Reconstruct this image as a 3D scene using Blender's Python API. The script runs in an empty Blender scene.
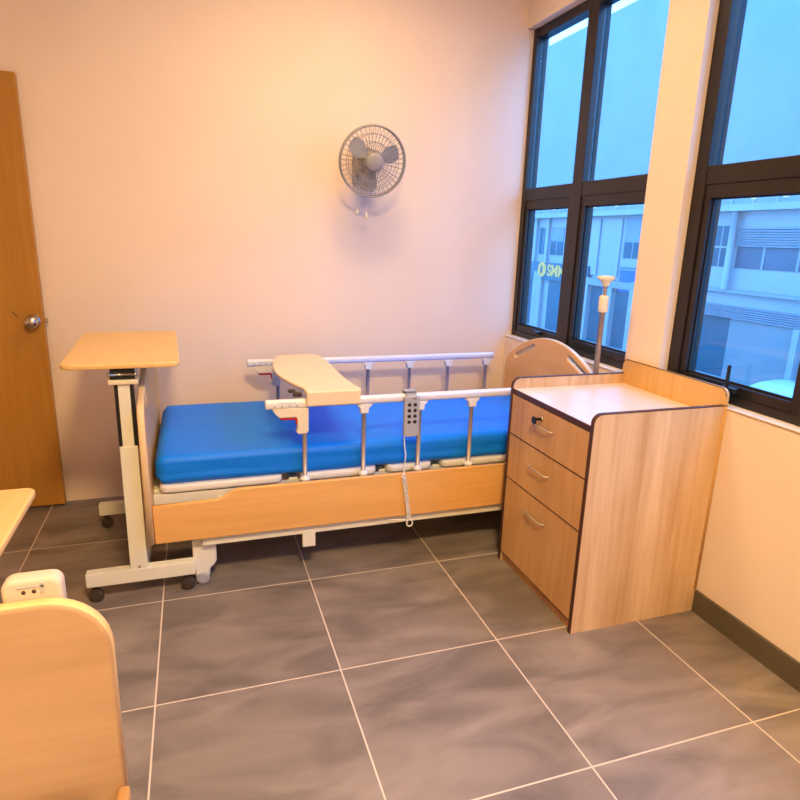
import bpy, bmesh, math, random
from mathutils import Vector, Matrix, noise
random.seed(7)
S = bpy.context.scene
COL = S.collection
PI = math.pi

# ------------------------------------------------------------------ materials
def lin(c):
    r = []
    for v in c:
        v /= 255.0
        r.append(v / 12.92 if v <= 0.04045 else ((v + 0.055) / 1.055) ** 2.4)
    return (r[0], r[1], r[2], 1.0)

def newmat(name):
    m = bpy.data.materials.new(name)
    m.use_nodes = True
    nt = m.node_tree
    b = nt.nodes['Principled BSDF']
    return m, nt, b

def plain(name, c, rough=0.5, metal=0.0, var=0.06, scale=18.0, bump=0.0, bscale=150.0, spec=None, stretch=(1, 1, 1)):
    m, nt, b = newmat(name)
    b.inputs['Roughness'].default_value = rough
    b.inputs['Metallic'].default_value = metal
    if spec is not None:
        b.inputs['Specular IOR Level'].default_value = spec
    tc = nt.nodes.new('ShaderNodeTexCoord')
    mp = nt.nodes.new('ShaderNodeMapping')
    mp.inputs['Scale'].default_value = stretch
    nt.links.new(tc.outputs['Object'], mp.inputs['Vector'])
    n = nt.nodes.new('ShaderNodeTexNoise')
    n.inputs['Scale'].default_value = scale
    n.inputs['Detail'].default_value = 4
    nt.links.new(mp.outputs['Vector'], n.inputs['Vector'])
    r = nt.nodes.new('ShaderNodeValToRGB')
    base = lin(c)
    r.color_ramp.elements[0].position = 0.3
    r.color_ramp.elements[1].position = 0.7
    r.color_ramp.elements[0].color = [x * (1 - var) for x in base[:3]] + [1]
    r.color_ramp.elements[1].color = [min(1, x * (1 + var)) for x in base[:3]] + [1]
    nt.links.new(n.outputs['Fac'], r.inputs['Fac'])
    nt.links.new(r.outputs['Color'], b.inputs['Base Color'])
    if bump > 0:
        n2 = nt.nodes.new('ShaderNodeTexNoise')
        n2.inputs['Scale'].default_value = bscale
        nt.links.new(mp.outputs['Vector'], n2.inputs['Vector'])
        bp = nt.nodes.new('ShaderNodeBump')
        bp.inputs['Strength'].default_value = bump
        bp.inputs['Distance'].default_value = 0.002
        nt.links.new(n2.outputs['Fac'], bp.inputs['Height'])
        nt.links.new(bp.outputs['Normal'], b.inputs['Normal'])
    return m

def wood(name, c1, c2, axis='X', rough=0.4, fine=60.0, coarse=9.0, spec=0.4):
    """grain runs along the axis"""
    m, nt, b = newmat(name)
    b.inputs['Roughness'].default_value = rough
    b.inputs['Specular IOR Level'].default_value = spec
    tc = nt.nodes.new('ShaderNodeTexCoord')
    out = []
    for sc, det, dist in ((coarse, 3, 0.6), (fine, 5, 0.2)):
        mp = nt.nodes.new('ShaderNodeMapping')
        s = [1, 1, 1]
        s['XYZ'.index(axis)] = 0.06
        mp.inputs['Scale'].default_value = s
        nt.links.new(tc.outputs['Object'], mp.inputs['Vector'])
        n = nt.nodes.new('ShaderNodeTexNoise')
        n.inputs['Scale'].default_value = sc
        n.inputs['Detail'].default_value = det
        n.inputs['Distortion'].default_value = dist
        nt.links.new(mp.outputs['Vector'], n.inputs['Vector'])
        out.append(n)
    mx = nt.nodes.new('ShaderNodeMix')
    mx.inputs[0].default_value = 0.4
    nt.links.new(out[0].outputs['Fac'], mx.inputs[2])
    nt.links.new(out[1].outputs['Fac'], mx.inputs[3])
    r = nt.nodes.new('ShaderNodeValToRGB')
    r.color_ramp.elements[0].position = 0.33
    r.color_ramp.elements[1].position = 0.66
    r.color_ramp.elements[0].color = lin(c1)
    r.color_ramp.elements[1].color = lin(c2)
    nt.links.new(mx.outputs[0], r.inputs['Fac'])
    nt.links.new(r.outputs['Color'], b.inputs['Base Color'])
    return m

def tiles(name):
    m, nt, b = newmat(name)
    N, L = nt.nodes, nt.links
    tc = N.new('ShaderNodeTexCoord')
    sep = N.new('ShaderNodeSeparateXYZ')
    L.new(tc.outputs['Object'], sep.inputs[0])
    def math_(op, a, bb=None):
        n = N.new('ShaderNodeMath'); n.operation = op
        for i, v in enumerate((a, bb)):
            if v is None: continue
            if isinstance(v, (int, float)): n.inputs[i].default_value = v
            else: L.new(v, n.inputs[i])
        return n.outputs[0]
    P = 0.598
    def axis(sock, o):
        u = math_('DIVIDE', math_('SUBTRACT', sock, o), P)
        fr = math_('FRACT', u)
        d = math_('MINIMUM', fr, math_('SUBTRACT', 1.0, fr))
        return math_('FLOOR', u), math_('MULTIPLY', d, P)
    ix, dx = axis(sep.outputs['X'], 0.414)
    iy, dy = axis(sep.outputs['Y'], 2.372)
    d = math_('MINIMUM', dx, dy)
    grout = math_('LESS_THAN', d, 0.0026)
    cmb = N.new('ShaderNodeCombineXYZ'); L.new(ix, cmb.inputs[0]); L.new(iy, cmb.inputs[1])
    wn = N.new('ShaderNodeTexWhiteNoise'); wn.noise_dimensions = '3D'; L.new(cmb.outputs[0], wn.inputs['Vector'])
    # marbling, offset per tile
    va = N.new('ShaderNodeVectorMath'); va.operation = 'MULTIPLY_ADD'
    L.new(wn.outputs['Color'], va.inputs[0]); va.inputs[1].default_value = (9, 9, 9); L.new(tc.outputs['Object'], va.inputs[2])
    mp = N.new('ShaderNodeMapping'); mp.inputs['Scale'].default_value = (1.0, 2.6, 1); mp.inputs['Rotation'].default_value = (0, 0, 0.5)
    L.new(va.outputs[0], mp.inputs['Vector'])
    nz = N.new('ShaderNodeTexNoise'); nz.inputs['Scale'].default_value = 2.4; nz.inputs['Detail'].default_value = 6; nz.inputs['Distortion'].default_value = 0.8
    L.new(mp.outputs[0], nz.inputs['Vector'])
    r = N.new('ShaderNodeValToRGB')
    r.color_ramp.elements[0].position = 0.35; r.color_ramp.elements[1].position = 0.7
    r.color_ramp.elements[0].color = lin((112, 103, 98)); r.color_ramp.elements[1].color = lin((150, 138, 130))
    L.new(nz.outputs['Fac'], r.inputs['Fac'])
    hsv = N.new('ShaderNodeHueSaturation')
    L.new(r.outputs['Color'], hsv.inputs['Color'])
    L.new(math_('ADD', math_('MULTIPLY', wn.outputs['Value'], 0.22), 0.89), hsv.inputs['Value'])
    mx = N.new('ShaderNodeMix'); mx.data_type = 'RGBA'
    L.new(grout, mx.inputs[0]); L.new(hsv.outputs['Color'], mx.inputs[6]); mx.inputs[7].default_value = lin((214, 200, 184))
    L.new(mx.outputs[2], b.inputs['Base Color'])
    b.inputs['Roughness'].default_value = 0.42
    b.inputs['Specular IOR Level'].default_value = 0.35
    bp = N.new('ShaderNodeBump'); bp.inputs['Strength'].default_value = 0.12; bp.inputs['Distance'].default_value = 0.003
    L.new(nz.outputs['Fac'], bp.inputs['Height']); L.new(bp.outputs['Normal'], b.inputs['Normal'])
    return m

def glass(name, tint, gloss=0.06, alpha=1.0):
    m = bpy.data.materials.new(name); m.use_nodes = True
    nt = m.node_tree; nt.nodes.clear()
    o = nt.nodes.new('ShaderNodeOutputMaterial')
    t = nt.nodes.new('ShaderNodeBsdfTransparent'); t.inputs[0].default_value = (*tint, 1)
    g = nt.nodes.new('ShaderNodeBsdfGlossy'); g.inputs['Roughness'].default_value = 0.03
    n = nt.nodes.new('ShaderNodeTexNoise'); n.inputs['Scale'].default_value = 3.0
    mr = nt.nodes.new('ShaderNodeMapRange'); mr.inputs[3].default_value = gloss * 0.8; mr.inputs[4].default_value = gloss * 1.2
    nt.links.new(n.outputs['Fac'], mr.inputs[0])
    mx = nt.nodes.new('ShaderNodeMixShader')
    nt.links.new(mr.outputs[0], mx.inputs[0])
    nt.links.new(t.outputs[0], mx.inputs[1]); nt.links.new(g.outputs[0], mx.inputs[2])
    nt.links.new(mx.outputs[0], o.inputs[0])
    return m

def emit(name, c, s):
    m = bpy.data.materials.new(name); m.use_nodes = True
    nt = m.node_tree; nt.nodes.clear()
    o = nt.nodes.new('ShaderNodeOutputMaterial'); e = nt.nodes.new('ShaderNodeEmission')
    e.inputs[0].default_value = lin(c); e.inputs[1].default_value = s
    nt.links.new(e.outputs[0], o.inputs[0])
    return m

MT = dict(
    wall=plain('wall_paint', (238, 220, 204), 0.75, var=0.02, scale=2.5, bump=0.08, bscale=60, spec=0.2),
    ceil=plain('ceiling_paint', (240, 236, 228), 0.9, var=0.02),
    floor=tiles('floor_tile'),
    base=plain('baseboard_tile', (92, 84, 70), 0.4, var=0.1, scale=5),
    sill=plain('sill_paint', (238, 226, 212), 0.55, var=0.02),
    frame=plain('window_frame_paint', (30, 22, 20), 0.38, var=0.05, spec=0.5),
    seal=plain('window_gasket', (24, 24, 28), 0.6),
    glass=glass('window_glass', (0.66, 0.88, 1.0), 0.045),
    door=wood('door_veneer', (168, 116, 44), (190, 136, 58), 'Z', 0.4, 50, 5),
    chrome=plain('polished_metal', (214, 208, 198), 0.16, 1.0, var=0.02),
    steel=plain('brushed_steel', (178, 166, 156), 0.38, 0.4, var=0.05, stretch=(1, 1, 0.1)),
    alu=plain('anodised_aluminium', (226, 230, 242), 0.35, 0.15, var=0.02),
    white=plain('white_painted_steel', (230, 230, 216), 0.4, var=0.02),
    whitep=plain('white_plastic', (232, 232, 228), 0.45, var=0.02),
    boxp=plain('off_white_plastic', (206, 192, 180), 0.5, var=0.02),
    cream=plain('cream_plastic', (232, 222, 196), 0.45, var=0.02),
    red=plain('red_plastic', (196, 30, 34), 0.4, var=0.03),
    black=plain('black_plastic', (22, 20, 20), 0.5),
    rubber=plain('dark_rubber', (66, 54, 46), 0.7),
    grey=plain('grey_plastic', (168, 172, 182), 0.45, var=0.02),
    beech=wood('beech_laminate', (220, 166, 94), (234, 184, 114), 'X', 0.42, 70, 9),
    beechy=wood('beech_laminate_panel', (222, 168, 104), (234, 184, 122), 'Y', 0.42, 70, 7),
    tabletop=wood('table_laminate', (226, 186, 124), (234, 198, 140), 'Y', 0.4, 60, 6),
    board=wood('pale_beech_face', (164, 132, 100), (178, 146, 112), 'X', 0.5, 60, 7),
    edge=plain('laminate_edge', (232, 204, 160), 0.45, var=0.03),
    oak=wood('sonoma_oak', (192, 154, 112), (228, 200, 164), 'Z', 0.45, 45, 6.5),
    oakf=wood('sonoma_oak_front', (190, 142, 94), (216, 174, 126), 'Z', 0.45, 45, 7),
    oakt=wood('sonoma_oak_top_daylit', (228, 208, 188), (240, 224, 208), 'Y', 0.3, 50, 8, 0.8),  # whitened base: daylight reflected from the windows is painted into the cabinet top
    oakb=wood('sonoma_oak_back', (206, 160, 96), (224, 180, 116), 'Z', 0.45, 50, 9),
    edgeb=plain('dark_brown_edging', (74, 42, 28), 0.5, var=0.05),
    sheet=plain('blue_vinyl_cover', (0, 126, 252), 0.5, var=0.05, scale=3, bump=0.25, bscale=9, stretch=(0.25, 1, 2.2), spec=0.3),
    tray=plain('beige_plastic', (247, 216, 180), 0.45, var=0.02),
    fan=plain('fan_grey_plastic', (150, 146, 148), 0.5, var=0.03),
    fanb=plain('fan_blade_plastic', (150, 152, 160), 0.45, var=0.03),
    fac=plain('facade_render', (152, 152, 154), 0.85, var=0.05, scale=0.7),
    fac2=plain('facade_band', (134, 138, 144), 0.85, var=0.05, scale=0.7),
    louv=plain('louvre_metal', (118, 126, 134), 0.6, var=0.08, scale=1.5),
    shut=plain('shutter_grey', (122, 124, 124), 0.7, var=0.06, scale=0.6),
    fglass=plain('dark_teal_glazing', (2, 74, 88), 0.6, var=0.25, scale=0.5),
    fglass2=plain('grey_glazing', (66, 84, 98), 0.55, var=0.25, scale=0.6),
    teal=plain('teal_signboard', (6, 82, 98), 0.5, var=0.05, scale=1),
    blue=plain('blue_signboard', (0, 84, 220), 0.5, var=0.03, scale=1),
    signw=emit('lit_sign_letters', (255, 244, 190), 1.1),
    signl=emit('lit_corridor_lamp', (225, 240, 255), 1.6),
    road=plain('asphalt', (124, 124, 126), 0.9, var=0.08, scale=1.2),
    carp=plain('car_paint', (206, 214, 220), 0.25, 0.2, var=0.01),
    lampbody=plain('lamp_trim', (240, 240, 238), 0.5),
    lamp=emit('warm_lamp_diffuser', (255, 206, 150), 2.5),
)

# ------------------------------------------------------------------ mesh helpers
def bm_new(): return bmesh.new()

def add_box(bm, lo, hi, bev=0.0, seg=2, mi=0):
    t = bmesh.new()
    bmesh.ops.create_cube(t, size=1.0)
    for v in t.verts:
        v.co = Vector(((lo[0] + hi[0]) / 2 + v.co.x * (hi[0] - lo[0]),
                       (lo[1] + hi[1]) / 2 + v.co.y * (hi[1] - lo[1]),
                       (lo[2] + hi[2]) / 2 + v.co.z * (hi[2] - lo[2])))
    if bev > 0:
        bmesh.ops.bevel(t, geom=list(t.edges), offset=bev, segments=seg, profile=0.5, affect='EDGES')
    for f in t.faces:
        f.smooth = False; f.material_index = mi
    merge(bm, t)

def merge(bm, t, mat=None):
    if mat is not None:
        bmesh.ops.transform(t, matrix=mat, verts=t.verts)
    me = bpy.data.meshes.new('tmp'); t.to_mesh(me); t.free()
    bm.from_mesh(me); bpy.data.meshes.remove(me)

def add_tube(bm, pts, r, n=14, cap=True, mi=0):
    pts = [Vector(p) for p in pts]
    rr = r if isinstance(r, (list, tuple)) else [r] * len(pts)
    rings = []
    up = None
    for i, p in enumerate(pts):
        d = (pts[min(i + 1, len(pts) - 1)] - pts[max(i - 1, 0)]).normalized()
        if up is None:
            up = Vector((0, 0, 1)) if abs(d.z) < 0.9 else Vector((1, 0, 0))
        a = d.cross(up)
        if a.length < 1e-4: a = d.orthogonal()
        a.normalize(); b = a.cross(d).normalized(); up = b
        rings.append([bm.verts.new(p + (a * math.cos(2 * PI * k / n) + b * math.sin(2 * PI * k / n)) * rr[i]) for k in range(n)])
    for i in range(len(rings) - 1):
        for k in range(n):
            f = bm.faces.new((rings[i][k], rings[i][(k + 1) % n], rings[i + 1][(k + 1) % n], rings[i + 1][k]))
            f.smooth = True; f.material_index = mi
    if cap:
        for rg, rev in ((rings[0], False), (rings[-1], True)):
            f = bm.faces.new(rg if not rev else rg[::-1]); f.material_index = mi
    return bm

def add_lathe(bm, prof, c, axis='Z', n=28, mi=0, cap=True):
    """prof: (radius, height) along the axis from c"""
    c = Vector(c)
    ax = {'X': (Vector((0, 1, 0)), Vector((0, 0, 1)), Vector((1, 0, 0))),
          'Y': (Vector((0, 0, 1)), Vector((1, 0, 0)), Vector((0, 1, 0))),
          'Z': (Vector((1, 0, 0)), Vector((0, 1, 0)), Vector((0, 0, 1)))}[axis] if isinstance(axis, str) else axis
    rings = []
    for r, h in prof:
        rings.append([bm.verts.new(c + ax[2] * h + (ax[0] * math.cos(2 * PI * k / n) + ax[1] * math.sin(2 * PI * k / n)) * max(r, 1e-5)) for k in range(n)])
    for i in range(len(rings) - 1):
        for k in range(n):
            f = bm.faces.new((rings[i][k], rings[i][(k + 1) % n], rings[i + 1][(k + 1) % n], rings[i + 1][k]))
            f.smooth = True; f.material_index = mi
    if cap:
        bm.faces.new(rings[0][::-1]).material_index = mi
        bm.faces.new(rings[-1]).material_index = mi

def add_sphere(bm, c, r, sc=(1, 1, 1), seg=18, mi=0):
    t = bmesh.new()
    bmesh.ops.create_uvsphere(t, u_segments=seg, v_segments=max(6, seg // 2), radius=r)
    for v in t.verts:
        v.co = Vector((c[0] + v.co.x * sc[0], c[1] + v.co.y * sc[1], c[2] + v.co.z * sc[2]))
    for f in t.faces: f.smooth = True; f.material_index = mi
    merge(bm, t)

def add_torus(bm, c, R, r, axes, n=40, m=8):
    a, b, _ = axes
    pts = [Vector(c) + (a * math.cos(2 * PI * k / n) + b * math.sin(2 * PI * k / n)) * R for k in range(n)]
    rings = []
    cz = a.cross(b)
    for k in range(n):
        rad = (pts[k] - Vector(c)).normalized()
        rings.append([bm.verts.new(pts[k] + (rad * math.cos(2 * PI * j / m) + cz * math.sin(2 * PI * j / m)) * r) for j in range(m)])
    for k in range(n):
        for j in range(m):
            f = bm.faces.new((rings[k][j], rings[(k + 1) % n][j], rings[(k + 1) % n][(j + 1) % m], rings[k][(j + 1) % m]))
            f.smooth = True

def add_prism(bm, outlines, depth, bev, plane, origin, mi=0):
    """2D outlines (first the outer one, then holes) filled, extruded to the full depth and bevelled.
    plane = (u, v, n) unit vectors, origin = centre of the thickness."""
    cu = bpy.data.curves.new('tmp', 'CURVE'); cu.dimensions = '2D'; cu.fill_mode = 'BOTH'
    cu.extrude = max(depth / 2 - bev, 0.0001); cu.bevel_depth = bev; cu.bevel_resolution = 2; cu.offset = -bev
    for o in outlines:
        sp = cu.splines.new('POLY'); sp.points.add(len(o) - 1)
        for p, q in zip(sp.points, o): p.co = (q[0], q[1], 0, 1)
        sp.use_cyclic_u = True
    ob = bpy.data.objects.new('tmp', cu); COL.objects.link(ob)
    dg = bpy.context.evaluated_depsgraph_get()
    me = bpy.data.meshes.new_from_object(ob.evaluated_get(dg))
    bpy.data.objects.remove(ob); bpy.data.curves.remove(cu)
    t = bmesh.new(); t.from_mesh(me); bpy.data.meshes.remove(me)
    bmesh.ops.remove_doubles(t, verts=t.verts, dist=1e-5)
    u, v, w = plane; o = Vector(origin)
    for q in t.verts: q.co = o + u * q.co.x + v * q.co.y + w * q.co.z
    bmesh.ops.recalc_face_normals(t, faces=t.faces)
    for f in t.faces: f.material_index = mi
    merge(bm, t)

X_, Y_, Z_ = Vector((1, 0, 0)), Vector((0, 1, 0)), Vector((0, 0, 1))
XZ = (X_, Z_, -Y_)      # outline in x,z ; thickness along y
YZ = (Y_, Z_, X_)       # outline in y,z ; thickness along x
XY = (X_, Y_, Z_)       # outline in x,y ; thickness along z

def rrect(x0, y0, x1, y1, r, n=7, corners=(1, 1, 1, 1)):
    """rounded rectangle, corners: bl, br, tr, tl"""
    o = []
    for (cx, cy, a0, on) in ((x0 + r, y0 + r, PI, corners[0]), (x1 - r, y0 + r, 1.5 * PI, corners[1]), (x1 - r, y1 - r, 0, corners[2]), (x0 + r, y1 - r, 0.5 * PI, corners[3])):
        if on:
            for k in range(n + 1):
                a = a0 + k * PI / 2 / n
                o.append((cx + r * math.cos(a), cy + r * math.sin(a)))
        else:
            o.append((x0 if cx < (x0 + x1) / 2 else x1, y0 if cy < (y0 + y1) / 2 else y1))
    return o

def smooth_closed(pts, n=8):
    """Catmull-Rom through the points, closed"""
    out = []; m = len(pts)
    for i in range(m):
        p0, p1, p2, p3 = [Vector(pts[(i + k) % m]) for k in (-1, 0, 1, 2)]
        for k in range(n):
            t = k / n
            out.append(tuple(0.5 * ((2 * p1) + (-p0 + p2) * t + (2 * p0 - 5 * p1 + 4 * p2 - p3) * t * t + (-p0 + 3 * p1 - 3 * p2 + p3) * t ** 3)))
    return out

def finish(name, bm, mats, root=None, parent=None):
    """link ONE mesh object; root is the Empty whose location is the origin of its parts"""
    me = bpy.data.meshes.new(name)
    bmesh.ops.remove_doubles(bm, verts=bm.verts, dist=1e-6)
    off = root.location if root is not None else None
    if off is not None: bmesh.ops.translate(bm, verts=bm.verts, vec=-off)
    bm.to_mesh(me); bm.free()
    if not isinstance(mats, (list, tuple)): mats = [mats]
    for m in mats: me.materials.append(m)
    o = bpy.data.objects.new(name, me); COL.objects.link(o)
    p = parent if parent is not None else root
    if p is not None: o.parent = p
    return o

def thing(name, label, cat, loc, group=None):
    o = bpy.data.objects.new(name, None); COL.objects.link(o)
    o.location = loc; o.empty_display_size = 0.1
    o['label'] = label; o['category'] = cat
    if group: o['group'] = group
    return o

def tag(o, label, cat, group=None):
    o['label'] = label; o['category'] = cat
    if group: o['group'] = group
    return o

def struct(o): o['kind'] = 'structure'; return o

def box(name, lo, hi, mat, root=None, parent=None, bev=0.0, seg=2):
    b = bm_new(); add_box(b, lo, hi, bev, seg)
    return finish(name, b, mat, root, parent)

def dup(o, loc, parent=None):
    c = o.copy(); COL.objects.link(c)
    if parent is None: c.location = loc
    else: c.parent = parent
    for ch in list(o.children): dup(ch, None, c)
    return c

# ------------------------------------------------------------------ camera
cam = bpy.data.cameras.new('camera'); co = bpy.data.objects.new('camera', cam); COL.objects.link(co)
cam.sensor_width = 36; cam.lens = 614.59 / 800 * 36; cam.clip_start = 0.02; cam.clip_end = 300
pitch, yaw, roll = 0.258534, 0.325916, 0.0304846
f = Vector((math.sin(yaw) * math.cos(pitch), math.cos(yaw) * math.cos(pitch), -math.sin(pitch)))
rt = Vector((math.cos(yaw), -math.sin(yaw), 0)); up = rt.cross(f)
rt2 = rt * math.cos(roll) + up * math.sin(roll); up2 = -rt * math.sin(roll) + up * math.cos(roll)
M = Matrix((rt2, up2, -f)).transposed().to_4x4(); M.translation = (0, 0, 1.45)
co.matrix_world = M
S.camera = co

# ------------------------------------------------------------------ room shell
XW, YB, XL, YF, ZC = 1.888, 3.515, -3.4, -1.8, 2.95
XO = 2.035                      # outer face of the window wall
SILL, HEAD = 0.861, 2.62
struct(box('floor', (XL - .1, YF - .1, -0.1), (XO, YB + .1, 0.0), MT['floor']))
struct(box('ceiling', (XL - .1, YF - .1, ZC), (XO, YB + .1, ZC + .1), MT['ceil']))
struct(box('wall_back', (XL - .1, YB, 0), (XO, YB + .12, ZC), MT['wall']))
struct(box('wall_left', (XL - .12, YF, 0), (XL, YB, ZC), MT['wall']))
struct(box('wall_front', (XL - .1, YF - .12, 0), (XO, YF, ZC), MT['wall']))
W1A, W1B, W2A, W2B = 2.339, YB, -0.6, 2.114
b = bm_new()
add_box(b, (XW, YF, 0), (XO, YB, SILL))
add_box(b, (XW, YF, HEAD), (XO, YB, ZC))
add_box(b, (XW, W2B, SILL), (XO, W1A, HEAD))
add_box(b, (XW, YF, SILL), (XO, W2A, HEAD))
struct(finish('wall_right', b, MT['wall']))
b = bm_new(); add_box(b, (XW - .012, YF, 0), (XW, 1.725, .096), .002); add_box(b, (XW - .012, 2.328, 0), (XW, YB, .096), .002)
struct(finish('baseboard_right', b, MT['base']))
struct(box('trim_1', (XW - .006, W1A + .002, SILL), (2.004, W1B - .002, SILL + .006), MT['sill'], bev=.002))
struct(box('trim_2', (XW - .006, W2A + .002, SILL), (2.004, W2B - .002, SILL + .006), MT['sill'], bev=.002))

# windows: frames stand at X 1.92 .. 1.99
XF0, XF1, XG = 1.935, 2.004, 1.959
ZB, ZT = SILL + .006, HEAD
def window(name, ya, yb, stiles, bays, handles):
    """stiles: (y0,y1) uprights, bays: (y0,y1) glazed bays"""
    root = bpy.data.objects.new(name, None); COL.objects.link(root); root.location = (XF0, (ya + yb) / 2, ZB); root['kind'] = 'structure'
    b = bm_new()
    add_box(b, (XF0, ya, ZB), (XF1, yb, ZB + .034), .002)
    add_box(b, (XF0, ya, ZT - .05), (XF1, yb, ZT), .002)
    add_box(b, (XF0, ya, 1.685), (XF1, yb, 1.755), .002)
    for s in stiles: add_box(b, (XF0 - .004, s[0], ZB), (XF1, s[1], ZT), .003)
    finish('window_frame', b, MT['frame'], root)
    for (y0, y1) in bays:
        # opening sash: stiles and rails, with its glass
        b = bm_new()
        xs0, xs1 = XF0 + .004, XF1 - .008
        add_box(b, (xs0, y0 - .032, ZB + .034), (xs1, y0, 1.685), .002)
        add_box(b, (xs0, y1, ZB + .034), (xs1, y1 + .032, 1.685), .002)
        add_box(b, (xs0, y0, ZB + .034), (xs1, y1, 00.940), .002)
        add_box(b, (xs0, y0, 1.634), (xs1, y1, 1.685), .002)
        sash = finish('sash', b, MT['frame'], root)
        box('pane', (XG, y0 - .004, .940), (XG + .006, y1 + .004, 1.638), MT['glass'], root, sash)
        b = bm_new()
        add_box(b, (XG - .006, y0, 0.940), (XG, y0 + .006, 1.634)); add_box(b, (XG - .006, y1 - .006, 0.940), (XG, y1, 1.634))
        add_box(b, (XG - .006, y0, 0.940), (XG, y1, .950)); add_box(b, (XG - .006, y0, 1.628), (XG, y1, 1.634))
        finish('gasket', b, MT['seal'], root, sash)
        box('transom_pane', (XG, y0 - .02, 1.752), (XG + .006, y1 + .02, ZT - .048), MT['glass'], root)
    for yh in handles:
        b = bm_new()
        add_box(b, (XF0 - .022, yh - .035, .915), (XF0 + .006, yh + .03, .935), .004)
        if name == 'window_2': add_box(b, (XF0 - .030, yh - .0055, .925), (XF0 - .018, yh + .0055, 1.02), .003)
        finish('handle', b, MT['black'], root)
    return root
window('window_1', W1A, W1B, ((W1A, 2.366), (2.892, 2.980), (3.474, YB)), ((2.40, 2.860), (3.012, 3.446)), (3.20,))
window('window_2', W2A, W2B, ((2.052, W2B), (1.41, 1.488), (.70, .78), (W2A, W2A + .06)), ((1.52, 2.020), (.812, 1.378), (W2A + .092, .668)), (1.772,))

# door leaf standing just off the back wall
root = bpy.data.objects.new('door_1', None); COL.objects.link(root); root.location = (-1.6, 3.47, 0); root['kind'] = 'structure'
b = bm_new(); add_box(b, (-1.62, 3.452, .012), (-.716, 3.492, 2.12), .002)
leaf = finish('door_leaf', b, MT['door'], root)
b = bm_new()
axk = (X_, Z_, -Y_)
add_lathe(b, [(.033, 0), (.033, .006), (.014, .010), (.012, .028), (.024, .036), (.031, .048), (.030, .060), (.020, .070), (.0, .072)], (-.760, 3.452, .997), axk)
finish('door_knob', b, MT['chrome'], root)
box('latch_bolt', (-.716, 3.464, .985), (-.700, 3.482, 1.009), MT['chrome'], root, bev=.002)
b = bm_new()
add_tube(b, [(-.85, 3.4515, 1.045), (-.835, 3.4512, 1.03), (-.822, 3.4515, 1.012)], .0016, 6)
finish('scratch_mark', b, MT['rubber'], root)

# ------------------------------------------------------------------ hospital bed
YN, YFR, YM = 2.44, 3.30, 2.87        # near rail, far rail, middle
bed = thing('hospital_bed', 'beech and white steel hospital bed with raised side rails under the wall fan', 'bed', (.78, YM, 0))
def arch_outline(yc, half, z0, zside, zpeak, rc=.05):
    """board seen along x: straight sides up to zside, shallow arch to zpeak"""
    o = [(yc - half, z0), (yc + half, z0)]
    # rounded shoulders
    k = (zpeak - zside) / (half ** 2)
    for i in range(41):
        t = 1 - 2 * i / 40
        y = half * t
        z = zpeak - k * y * y
        # soften the shoulder
        e = half - abs(y)
        if e < rc: z -= rc * (1 - math.sqrt(max(0, 1 - (1 - e / rc) ** 2))) * .8
        o.append((yc + y, z))
    return o
def light_edge(b):
    for fc in b.faces:
        fc.normal_update()
        if abs(fc.normal.x) < .8: fc.material_index = 1
def slot(p, q, r):
    a = math.atan2(q[1] - p[1], q[0] - p[0]); o = []
    for k in range(9): o.append((q[0] + r * math.cos(a - PI / 2 + k * PI / 8), q[1] + r * math.sin(a - PI / 2 + k * PI / 8)))
    for k in range(9): o.append((p[0] + r * math.cos(a + PI / 2 + k * PI / 8), p[1] + r * math.sin(a + PI / 2 + k * PI / 8)))
    return o
def slots(yc): return [slot((yc - .37, .80), (yc - .175, .872), .013), slot((yc + .175, .872), (yc + .37, .785), .013)]
b = bm_new()
add_prism(b, [arch_outline(YM, .495, .25, .755, 0.940)] + slots(YM), .026, .006, YZ, (1.835, 0, 0))
light_edge(b); finish('headboard', b, [MT['beechy'], MT['edge']], bed)
b = bm_new()
add_prism(b, [arch_outline(YM, .495, .25, .80, .915, .03)] + slots(YM), .026, .006, YZ, (-.212, 0, 0))
light_edge(b); finish('footboard', b, [MT['beechy'], MT['edge']], bed)
# side boards with the stepped top edge
def side_outline():
    o = [(-.197, .243), (1.82, .243), (1.82, .447), (.135, .447)]
    for i in range(1, 9):
        t = i / 9; s = t * t * (3 - 2 * t)
        o.append((.135 - .10 * t, .447 - .04 * s))
    o.append((-.197, .405))
    return o
for y in (2.402, 3.338):
    b = bm_new(); add_prism(b, [side_outline()], .022, .005, XZ, (0, y, 0)); finish('side_board', b, MT['beech'], bed)
# upper frame and lower chassis
b = bm_new()
for y0, y1 in ((2.475, 2.515), (3.225, 3.265)): add_box(b, (-.198, y0, .375), (1.82, y1, .418), .003)
for x in (-.198, .35, .76, 1.02, 1.78): add_box(b, (x, 2.515, .380), (x + .04, 3.225, .4255), .003)
finish('upper_frame', b, MT['white'], bed)
b = bm_new()
for y0, y1 in ((2.42, 2.46), (3.28, 3.32)): add_box(b, (-.02, y0, .198), (1.76, y1, .243), .003)
for x in (-.01, 1.70): add_box(b, (x, 2.46, .205), (x + .04, 3.28, .243), .003)
for x in (.05, .6, 1.1, 1.6):
    for y in (2.45, 3.26): add_box(b, (x, y, .23), (x + .03, y + .03, .39), .002)
finish('chassis', b, MT['white'], bed)
for x, y in ((.392, 2.418), (.392, 3.30)): box('frame_stub', (x, y, .135), (x + .056, y + .022, .215), MT['white'], bed, bev=.003)
# deck panels
for x0, x1 in ((-.172, .318), (.40, .735), (.785, 1.0), (1.05, 1.80)):
    b = bm_new(); add_prism(b, [rrect(x0, 2.462, x1, 3.278, .03)], .034, .010, XY, (0, 0, .442)); finish('deck_panel', b, MT['whitep'], bed)
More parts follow.
